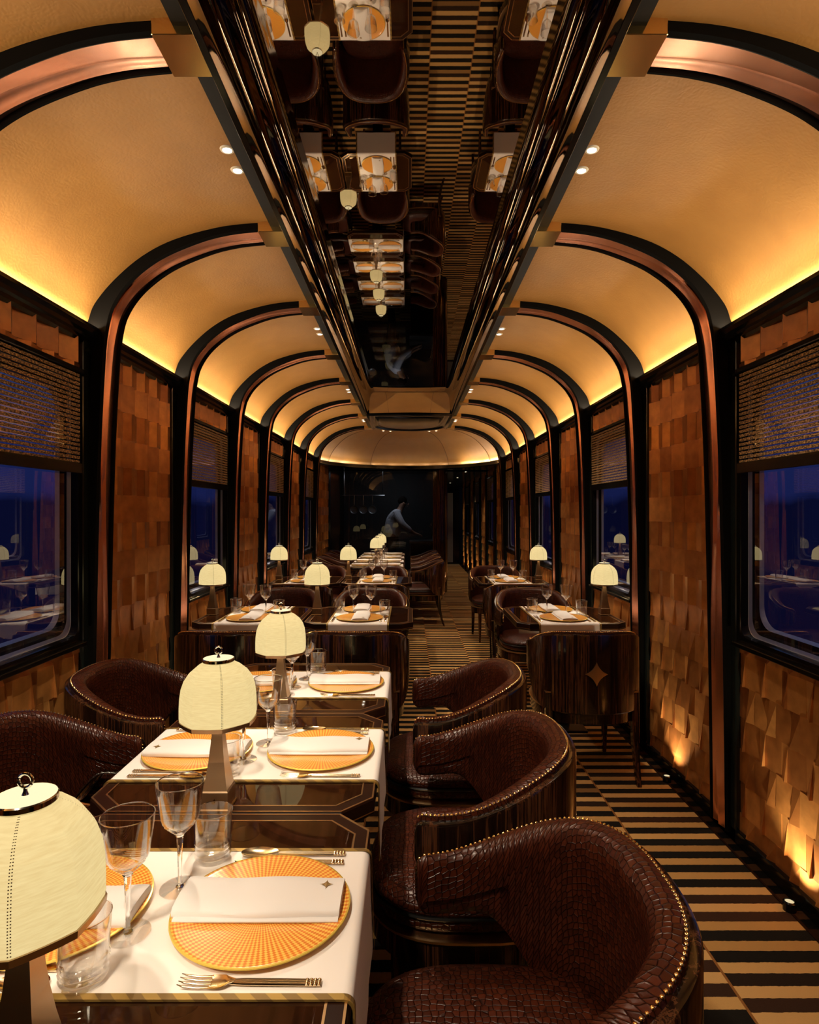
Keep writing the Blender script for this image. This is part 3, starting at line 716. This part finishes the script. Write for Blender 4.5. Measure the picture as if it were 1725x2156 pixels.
def cloth_path():
    P = []; h = HT+.002; r = .016
    P.append((-h-.006, .55)); P.append((-h-.004, .66))
    for k in range(6): a = PI-PI/2*k/5; P.append((-h+r-.004+r*math.cos(a)*1.0, .7535-r+r*math.sin(a)))
    for k in range(1, 8): P.append((-h+r+(2*h-2*r)*k/8, .7535))
    Q = [(-x, z) for x, z in reversed(P) if x < 0]
    return [p for p in P if p[0] < 0] + [(0, .7535)] + Q
CP = cloth_path()
def mk_cloth():
    t = thing('table_runner', '', '')
    def strip(y0, y1, off, th, n=8):
        rings = []
        for k in range(n+1):
            y = y0+(y1-y0)*k/n; rings.append([(x*(1+off*.004/HT)+math.copysign(.004*math.sin(y*18+x*3)*ss(.74, .56, z), x), y, z+off*.001) for x, z in CP])
        m = MB().loft(rings, closed=False, cap=False); return m
    MB().add(*(lambda m: (m.V, m.F))(strip(-CWH, CWH, 0, .002))).obj('linen', M['cloth'], t, smooth=True, auto=60)
    for s in (-1, 1):
        o = MB(); a, b = sorted((s*(CWH-.011), s*(CWH+.0005))); m = strip(a, b, .8, .002, 1); o.add(m.V, m.F)
        m = MB().loft([[(x*(1+.0032/HT), s*(CWH+.0005), z+.0008) for x, z in CP], [(x, s*(CWH+.0005), z-.0025) for x, z in CP]], closed=False, cap=False); o.add(m.V, m.F)
        o.obj('gold_trim', M['trim'], t)
    return t
CL = Proto(mk_cloth)
def mk_plate():
    t = thing('charger_plate', '', '')
    MB().lathe([(.10, 0), (.105, .001), (.147, .0075), (.1520, .0095), (.1505, .0108), (.145, .0100), (.10, .0065), (.0005, .0062)], 72, cap0=True).obj('patterned_dish', M['plate'], t, smooth=True, auto=50)
    MB().lathe([(.1505, .0112), (.1528, .0104), (.1535, .0088), (.1515, .0078)], 72).obj('gold_rim', M['rim'], t, smooth=True)
    return t
PL = Proto(mk_plate)
def mk_napkin():
    t = thing('napkin', '', '')
    # folded in three layers, rounded long edges
    R = []
    N = 28
    for i in range(N+1):
        u = -1+2*i/N; x = .142*u; dz = .0015*math.sin(u*5)+.002*abs(u)**3; hw = .052+.002*math.cos(u*4); e = .96 if i in (0, N) else 1
        sec = []
        for y, z in [(-1, .004), (-1.015, .007), (-1, .011), (-.9, .0145), (-.5, .0175), (0, .0185), (.5, .0178), (.9, .0145), (1, .010), (1.0, .006), (.97, .0015), (0, .0005), (-.95, .0005)]:
            sec.append((x*1.0, y*hw*e, z*e*(1.0 if z > .002 else 1)+(dz if z > .012 else 0)+.001))
        R.append(sec)
    b = MB().loft(R).obj('folded_linen', M['napkin'], t, smooth=True, auto=55)
    R = []
    for i in range(N+1):
        u = -1+2*i/N; x = .139*u+.002; R.append([(x, -.0485, .0005), (x, -.0585, .002), (x, -.0595, .0045), (x, -.0575, .0068), (x, -.045, .0075), (x, -.045, .0005)])
    MB().loft(R).obj('lower_fold', M['napkin'], t, smooth=True, auto=55)
    P = star_pts(.013, .18); MB().add([(.112+a, .018+b_, .0205) for a, b_ in P]+[(.112, .018, .0213)], [(i, (i+1) % 24, 24) for i in range(24)]).obj('star_emblem', M['gold_thread'], t)
    return t
NK = Proto(mk_napkin)
def handle(mb, x0, x1):
    for dy in (-.0042, 0, .0042):
        mb.tube([(x0, dy*.55, .004), (x0+.02, dy*.9, .004), ((x0+x1)/2, dy, .0035), (x1-.022, dy, .003), (x1, dy, .003)], .0021, 8)
        for k in range(4):
            mb.lathe([(.0004, -.0028), (.0024, -.0014), (.0028, 0), (.0024, .0014), (.0004, .0028)], 8, m=Matrix.Translation((x1-.003-k*.006, dy, .0035)))
def mk_fork():
    t = thing('fork', '', ''); mb = MB(); handle(mb, -.03, .105); mb.obj('handle', M['silver'], t, smooth=True)
    mb = MB(); R = []
    for x, w, z in [(-.022, .003, .004), (-.030, .006, .004), (-.038, .0115, .003), (-.048, .0130, .002), (-.058, .0125, .0022)]:
        R.append([(x, -w, z+.0015), (x, -w*.5, z), (x, w*.5, z), (x, w, z+.0015), (x, w, z+.003), (x, w*.5, z+.0016), (x, -w*.5, z+.0016), (x, -w, z+.003)])
    mb.loft(R)
    for y in (-.0106, -.0036, .0036, .0106): mb.tube([(-.056, y, .0035), (-.075, y*1.02, .0028), (-.095, y*1.03, .005), (-.104, y*1.0, .008)], [.0018, .0016, .0014, .0006], 6)
    mb.obj('tines', M['silver'], t, smooth=True, auto=60); return t
def mk_spoon():
    t = thing('spoon', '', ''); mb = MB(); handle(mb, -.03, .105); mb.obj('handle', M['silver'], t, smooth=True)
    mb = MB(); R = []
    for k in range(9):
        q = k/8; R.append([(-.068+.038*q*math.cos(a), .0185*q*math.sin(a), .0012+.0055*q*q) for a in [2*PI*i/28 for i in range(28)]])
    R = [[(p[0], p[1], p[2]) for p in r] for r in R[1:]]
    R2_ = [[(p[0], p[1], p[2]-.0011) for p in r] for r in R[::-1]]
    mb.loft(R+R2_); mb.obj('bowl', M['silver'], t, smooth=True, auto=60); return t
def mk_knife():
    t = thing('table_knife', '', ''); mb = MB(); handle(mb, -.015, .105); mb.obj('handle', M['silver'], t, smooth=True)
    mb = MB(); R = []
    for x, y0, y1 in [(-.008, -.003, .003), (-.02, -.006, .005), (-.06, -.008, .006), (-.095, -.007, .006), (-.108, -.002, .006), (-.112, .003, .0055)]:
        R.append([(x, y0, .0028), (x, (y0+y1)/2, .0020), (x, y1, .0018), (x, y1, .0042), (x, (y0+y1)/2, .0040)])
    mb.loft(R); mb.obj('blade', M['silver'], t); return t
FK, SN, KN = Proto(mk_fork), Proto(mk_spoon), Proto(mk_knife)
def mk_wine():
    t = thing('wine_glass', '', '')
    o = [(.0010, .098), (.008, .100), (.014, .106), (.0145, .108), (.019, .110), (.0195, .113), (.024, .115), (.0245, .118), (.029, .120), (.0298, .124), (.033, .127), (.0350, .136), (.0385, .160), (.0415, .182), (.0425, .196)]
    i = [(.0418, .1965), (.0405, .182), (.0374, .160), (.0338, .136), (.031, .128), (.022, .118), (.012, .110), (.0008, .106)]
    MB().lathe(o+i, 40).obj('bowl', M['glass'], t, smooth=True, auto=50)
    MB().lathe([(.0425, .1955), (.0430, .1966), (.0422, .1975), (.0413, .1968), (.0418, .1955)], 40).obj('rim', M['solidglass'], t, smooth=True)
    st = [(.0005, .002), (.008, .003), (.0048, .008), (.0035, .02), (.0042, .06), (.0062, .092), (.0066, .096), (.0085, .098), (.004, .1005), (.0003, .101)]
    MB().lathe(st, 10).obj('stem', M['solidglass'], t, smooth=True, auto=20)
    MB().lathe([(.0004, 0), (.0355, 0), (.0362, .0010), (.0355, .0020), (.020, .0028), (.006, .004)], 44).obj('foot', M['glass'], t, smooth=True, auto=50)
    return t
def mk_tumbler():
    t = thing('water_tumbler', '', '')
    o = [(.0004, 0), (.031, 0), (.033, .002)]
    for k in range(4): z = .006+k*.0095; o += [(.0335+k*.0003, z), (.0352+k*.0003, z+.003), (.0352+k*.0003, z+.0045), (.0335+k*.0003, z+.0075)]
    o += [(.0355, .055), (.0385, .096)]
    i = [(.0376, .0968), (.0345, .055), (.0322, .012), (.029, .008), (.0004, .007)]
    MB().lathe(o+i, 44).obj('body', M['glass'], t, smooth=True, auto=50)
    MB().lathe([(.0385, .0958), (.0390, .0968), (.0382, .0976), (.0374, .0968), (.0378, .0958)], 44).obj('rim', M['solidglass'], t, smooth=True)
    return t
WG, TU = Proto(mk_wine), Proto(mk_tumbler)
def mk_lamp():
    t = thing('table_lamp', '', '')
    R = lambda w, z: [(-w, -w, z), (w, -w, z), (w, w, z), (-w, w, z)]
    b = MB().loft([R(.034, 0), R(.034, .004), R(.031, .006), R(.031, .044), R(.029, .047)]).obj('base', M['bronze'], t)
    P = star_pts(.0055, .25); MB().add([(a, -.0316, .026+c) for a, c in P]+[(0, -.0316, .026)], [(i, (i+1) % 24, 24) for i in range(24)]).obj('star_emblem', M['brass'], b)
    MB().loft([R(.0285, .047), R(.024, .072), R(.0185, .11), R(.0125, .17), R(.0095, .215), R(.0085, .235)]).obj('tapered_stem', M['bronze'], t, auto=30)
    prof = [(.0875, .209), (.0890, .218), (.0890, .242), (.0880, .263), (.085, .285), (.0785, .304), (.067, .321), (.049, .336), (.034, .344)]
    def r8(r, z, a0=PI/8, sub=4):
        C = [Vector((r*math.cos(a0+k*PI/4), r*math.sin(a0+k*PI/4))) for k in range(8)]; out = []
        for k in range(8):
            for i in range(sub):
                p = C[k].lerp(C[(k+1) % 8], i/sub); q = p.normalized()*r; w = p.lerp(q, .35); out.append((w.x, w.y, z))
        return out
    sh = MB().loft([r8(r, z) for r, z in prof], cap=False).obj('lamp_shade', M['shade'], t, smooth=True, auto=12)
    for k in (0, 2, 4, 6):
        mb = MB()
        for dk in (-.016, .016):
            a = PI/8+k*PI/4+dk
            for j in range(len(prof)-1):
                (ra, za), (rb, zb) = prof[j], prof[j+1]; m = max(2, int(math.dist((ra, za), (rb, zb))/.0032))
                for q in range(m):
                    f = q/m; r = (ra+(rb-ra)*f)*1.0005; z = za+(zb-za)*f; dd = .0007
                    mb.add([(r*math.cos(a)+sx*-math.sin(a)*dd, r*math.sin(a)+sx*math.cos(a)*dd, z+sz*dd) for sx, sz in ((-1, -1), (1, -1), (1, 1), (-1, 1))], [(0, 1, 2, 3)])
        mb.obj('seam_stitching', M['stitch'], sh)
    MB().loft([r8(.0875, .210), r8(.0905, .210), r8(.0895, .201), r8(.0865, .201), r8(.0865, .210)], cap=False).obj('bottom_rim', M['bronze'], t)
    MB().lathe([(.034, .342), (.0365, .345), (.0365, .351), (.035, .3525)], 32).obj('cap_ring', M['chrome'], t, smooth=True, auto=30)
    MB().lathe([(.035, .3522), (.0005, .3535)], 32).obj('cap', M['cap_glare'], t, smooth=True)  # emission paints the glare from above on the pale gold cap
    f = MB().lathe([(.0045, .353), (.0025, .358), (.0022, .363)], 12); f.tube([(.0085*math.cos(a), 0, .3705+.0085*math.sin(a)) for a in [2*PI*i/24 for i in range(24)]], .0021, 8, closed=True)
    f.obj('ring_finial', M['chrome'], t, smooth=True)
    MB().lathe([(.0005, .262), (.012, .268), (.016, .284), (.010, .298), (.0005, .302)], 16).obj('bulb', M['bulb_glow'], t, smooth=True)
    d = bpy.data.lights.new('lamp_light', 'POINT'); d.energy = P_LAMP; d.color = (1, .84, .62); d.shadow_soft_size = .02
    o = bpy.data.objects.new('lamp_light', d); link(o, t); o.location = (0, 0, .245)
    return t
LM = Proto(mk_lamp)
TT = .7545
def dress(cx, cy, rz, tname, seats, lamp_off=(-.02, -.318), cloth_dx=0, lampside='', lamp=True, grp=''):
    """seats: names of the place at local +x and at local -x"""
    c, s = math.cos(rz), math.sin(rz)
    def w(x, y): return (cx+cloth_dx+x*c-y*s, cy+x*s+y*c)
    TB.put((cx, cy, 0), rz, 'octagonal dark gloss table, %s' % tname, 'table', 'dining tables')
    CL.put((cx+cloth_dx, cy, 0), rz, 'white gold-edged linen runner across %s' % tname, 'table runner', 'white table runners')
    for k, sn in ((0, seats[0]), (1, seats[1])):
        r = rz+PI*k; q = 1 if k == 0 else -1
        def at(x, y): a = w(q*x, q*y); return (a[0], a[1], TT)
        PL.put(at(.178, 0), r, 'orange charger plate at the %s of %s' % (sn, tname), 'plate', 'orange charger plates')
        p = at(.174, .012); NK.put((p[0], p[1], TT+.0062), r, 'folded white napkin at the %s of %s' % (sn, tname), 'napkin', 'folded white napkins')
        FK.put(at(.20, -.168), r, 'silver fork at the %s of %s' % (sn, tname), 'fork', 'silver forks')
        KN.put(at(.20, .140), r+.0, 'silver knife at the %s of %s' % (sn, tname), 'knife', 'silver knives')
        SN.put(at(.20, .170), r, 'silver spoon at the %s of %s' % (sn, tname), 'spoon', 'silver spoons')
    for (x, y, P_, lb) in ((.010, .062, WG, 'wine'), (-.03, -.06, WG, 'wine'), (.04, .158, TU, 'tumbler'), (-.05, -.158, TU, 'tumbler')):
        a = w(x, y)
        if abs(c) > .5: wh = 'farther' if y > 0 else 'nearer'
        else: wh = 'right-hand' if y > 0 else 'left-hand'
        if lb == 'wine': P_.put((a[0], a[1], TT), rz, '%s stemmed wine glass on %s' % (wh, tname), 'wine glass', 'stemmed wine glasses')
        else: P_.put((a[0], a[1], TT), rz, '%s ribbed water tumbler on %s' % (wh, tname), 'tumbler', 'ribbed water tumblers')
    if lamp:
        a = (cx+lamp_off[0]*c-lamp_off[1]*s, cy+lamp_off[0]*s+lamp_off[1]*c)
        LM.put((a[0], a[1], .7505), 0, 'lit cream-shaded table lamp on the edge of %s' % tname, 'table lamp', 'lit table lamps')
TX = -.435
near = [(1.063, 'the nearest table'), (1.766, 'the second-nearest table'), (2.468, 'the third-nearest table')]
for cy, nm in near: dress(TX, cy, 0, nm, ('aisle-side place', 'window-side place'), (-.036 if cy < 1.5 else -.02, -.318))
rows = [(4.15, 'nearer booths'), (6.27, 'farther booths')]
for cy, rn in rows:
    dress(-1.04, cy, -PI/2, 'the left table of the '+rn, ('near place', 'far place'), (0, -.305))
    dress(-.325, cy, -PI/2, 'the centre table of the '+rn, ('near place', 'far place'), (0, -.305))
    dress(1.03, cy, -PI/2, 'the right table of the '+rn, ('near place', 'far place'), (0, .30), cloth_dx=-.025)
for i, cy in enumerate((7.96, 8.66, 9.36, 10.06)):
    dress(TX, cy, 0, 'the %s table of the far row' % ['first', 'second', 'third', 'last'][i], ('aisle-side place', 'wall-side place'), (-.02, -.345), lamp=i > 0)
# chairs
for cy, nm in near:
    CH.put((.19, cy, 0), 0, 'crocodile-leather tub chair on the aisle side of %s' % nm, 'chair', 'leather tub chairs')
    CH.put((-1.065, cy, 0), PI, 'brown crocodile-leather tub chair on the window side of %s' % nm, 'chair', 'leather tub chairs')
for cy, rn in rows:
    for cx, tn_ in ((-1.01, 'left table'), (-.305, 'centre table'), (.98, 'right table')):
        CH.put((cx, cy-.69, 0), -PI/2, 'tub chair seen from behind, at the %s of the %s' % (tn_, rn), 'chair', 'leather tub chairs')
        CH.put((cx, cy+.69, 0), PI/2, 'leather tub chair facing the camera, at the %s of the %s' % (tn_, rn), 'chair', 'leather tub chairs')
for i, cy in enumerate((7.96, 8.66, 9.36, 10.06)):
    for x, r, sd in ((.19, 0, 'aisle'), (-1.065, PI, 'wall')):
        CH.put((x, cy, 0), r, 'leather tub chair on the %s side of the %s far-row table' % (sd, ['first', 'second', 'third', 'last'][i]), 'chair', 'leather tub chairs')
# ------------------------------------------------------------------ galley behind the smoked glass
t = thing('galley_counter', 'dark steel galley counter behind the smoked glass screen', 'counter', (.32, 12.0, 0))
MB().box(-.32, .32, -.45, .45, .86, .90, .005).obj('worktop', M['counter'], t); MB().box(-.30, .30, -.43, .43, 0, .86).obj('cabinet', M['blackmatte'], t)
t = thing('pan_rail', 'thin steel rail holding the three hanging pans behind the glass', 'rail', (-.91, 12.0, 1.78))
MB().tube([(-.42, 0, 0), (.42, 0, 0)], .006, 8).obj('bar', M['steel'], t)
for sx in (-.38, .38): MB().tube([(sx, 0, 0), (sx, 0, .52)], .005, 6).obj('hanger', M['steel'], t)
def mk_pan():
    t = thing('hanging_pan', '', '')
    MB().lathe([(.0005, 0), (.062, 0), (.072, .012), (.078, .032), (.081, .032), (.075, .010), (.064, -.004), (.0005, -.004)], 36, m=Matrix.Translation((0, 0, -.28)) @ Matrix.Rotation(PI/2, 4, 'X')).obj('dish', M['pan'], t, smooth=True, auto=50)
    MB().tube([(0, 0, 0), (0, .0, -.06), (0, -.01, -.14), (0, -.012, -.21)], [.005, .007, .008, .008], 8).obj('handle', M['steel'], t, smooth=True)
    return t
PN = Proto(mk_pan)
for i, x in enumerate((-1.09, -.91, -.73)):
    PN.put((x, 11.985, 1.775), 0, '%s of the three round pans hanging behind the smoked glass' % ['leftmost', 'middle', 'rightmost'][i], 'pan', 'hanging pans')
t = thing('utensil_holder', 'round utensil pot with shiny ladles on the galley counter', 'utensil holder', (.48, 12.2, .90))
MB().lathe([(.05, 0), (.055, .12), (.051, .12), (.046, .01)], 24, cap0=True).obj('pot', M['steel'], t, smooth=True)
for k in range(6):
    a = k*1.05; e = Vector((.07*math.cos(a), .05*math.sin(a), .27+.02*(k % 3))); mb = MB().tube([(0, 0, .03), e], .003, 6)
    mb.lathe([(.0005, -.022), (.016, -.014), (.02, 0), (.016, .014), (.0005, .022)], 12, m=Matrix.Translation(e)); mb.obj('ladle', M['chrome'], t, smooth=True)
# cook, leaning over the counter to the right
def person():
    X0, Y0 = -.36, 11.95
    t = thing('person', 'cook in a pale jacket bending over the counter, reaching down to the right', 'person', (X0, Y0, 0))
    def skin(name, pts, edges, radii, mat, parent, root=0, sub=2):
        me = bpy.data.meshes.new(name); me.from_pydata(pts, edges, []); me.update(); o = link(bpy.data.objects.new(name, me), parent)
        o.modifiers.new('skin', 'SKIN'); sk = me.skin_vertices[0].data
        for i, r in enumerate(radii): sk[i].radius = r if isinstance(r, tuple) else (r, r)
        for i in range(len(pts)): sk[i].use_root = (i == root)
        m = o.modifiers.new('sub', 'SUBSURF'); m.levels = sub; m.render_levels = sub; me.materials.append(mat); me.polygons.foreach_set('use_smooth', [True]*len(me.polygons)); return o
    # body: pelvis, spine, neck, head / legs / arms / fingers
    P = [(0, 0, .95), (.02, 0, 1.12), (.06, 0, 1.28), (.11, 0, 1.40), (.17, 0, 1.49), (.205, 0, 1.555), (.235, 0, 1.615), (.25, 0, 1.655),
         (0, -.09, .90), (.02, -.10, .50), (-.03, -.10, .09), (.09, -.10, .035),
         (0, .09, .90), (.02, .10, .50), (-.03, .10, .09), (.09, .10, .035),
         (.10, -.17, 1.41), (.22, -.21, 1.20), (.42, -.15, 1.06), (.47, -.14, 1.035), (.52, -.135, 1.02),
         (.10, .17, 1.41), (.20, .22, 1.18), (.42, .17, 1.04), (.47, .16, 1.02), (.52, .155, 1.00)]
    E = [(0, 1), (1, 2), (2, 3), (3, 4), (4, 5), (5, 6), (6, 7), (0, 8), (8, 9), (9, 10), (10, 11), (0, 12), (12, 13), (13, 14), (14, 15), (3, 16), (16, 17), (17, 18), (18, 19), (19, 20), (3, 21), (21, 22), (22, 23), (23, 24), (24, 25)]
    R = [(.13, .15), (.12, .14), (.13, .16), (.12, .15), (.06, .06), (.065, .06), (.088, .072), (.055, .045), .085, .06, .045, .035, .085, .06, .045, .035, .065, .05, .034, .026, .03, .065, .05, .034, .026, .03]
    # fingers on both hands
    for base, sy in ((20, -1), (25, 1)):
        bx, by, bz = P[base]
        for k, (dy, L) in enumerate(((-.03, .065), (-.01, .075), (.01, .07), (.03, .055))):
            i = len(P); P.append((bx+.03, by+dy, bz-.005)); P.append((bx+.03+L*.6, by+dy*1.1, bz-.02)); P.append((bx+.03+L*.8, by+dy*1.1, bz-.05)); E += [(base, i), (i, i+1), (i+1, i+2)]; R += [.010, .009, .008]
        i = len(P); P.append((bx-.0, by+.035*-sy, bz)); P.append((bx+.035, by+.05*-sy, bz-.02)); E += [(base, i), (i, i+1)]; R += [.011, .009]
    skin('body', P, E, R, M['skin'], t)
    # jacket: torso and sleeves; apron skirt / trousers
    J = [(0, 0, .93), (.02, 0, 1.12), (.06, 0, 1.28), (.11, 0, 1.41), (.155, 0, 1.475), (.10, -.17, 1.42), (.22, -.215, 1.21), (.40, -.155, 1.075), (.10, .17, 1.42), (.20, .225, 1.19), (.40, .175, 1.055)]
    skin('jacket', J, [(0, 1), (1, 2), (2, 3), (3, 4), (3, 5), (5, 6), (6, 7), (3, 8), (8, 9), (9, 10)], [(.165, .185), (.150, .17), (.155, .185), (.145, .175), (.075, .07), .088, .072, .052, .088, .072, .052], M['jacket'], t)
    J = [(0, 0, .97), (0, -.09, .88), (.02, -.10, .50), (-.03, -.10, .08), (0, .09, .88), (.02, .10, .50), (-.03, .10, .08)]
    skin('trousers', J, [(0, 1), (1, 2), (2, 3), (0, 4), (4, 5), (5, 6)], [(.15, .16), .105, .08, .065, .105, .08, .065], M['apron'], t)
    mb = MB().lathe([(.001, -.105), (.05, -.10), (.082, -.055), (.090, 0), (.080, .055), (.045, .092), (.001, .10)], 20, m=Matrix.Translation((.218, 0, 1.675)) @ Matrix.Rotation(math.radians(-35), 4, 'Y') @ Matrix.Diagonal((1, .86, .8, 1)))
    mb.obj('hair', M['hair'], t, smooth=True)
    f = MB()
    f.lathe([(.0005, -.02), (.010, -.012), (.013, 0), (.008, .018), (.0005, .026)], 10, m=Matrix.Translation((.335, 0, 1.60)) @ Matrix.Rotation(math.radians(30), 4, 'Y')); f.obj('nose', M['skin'], t, smooth=True)
    for sy in (-1, 1):
        MB().lathe([(.0005, -.006), (.018, -.003), (.02, .003), (.0005, .007)], 12, m=Matrix.Translation((.245, sy*.082, 1.625)) @ Matrix.Rotation(PI/2, 4, 'X')).obj('ear', M['skin'], t, smooth=True)
        MB().lathe([(.0005, -.008), (.008, 0), (.0005, .008)], 8, m=Matrix.Translation((.315, sy*.032, 1.635))).obj('eye', M['hair'], t, smooth=True)
    MB().tube([(.312, -.02, 1.565), (.320, 0, 1.563), (.312, .02, 1.565)], .004, 6).obj('mouth', simple('lips', (.2, .06, .05), .5), t)
person()
d = bpy.data.lights.new('galley_lamp', 'AREA'); d.energy = P_KITCHEN; d.size = .5; d.color = (.85, .93, 1); o = bpy.data.objects.new('galley_lamp', d); COL.objects.link(o); o.location = (-.35, 11.6, 2.25); o.rotation_euler = (math.radians(15), 0, 0)
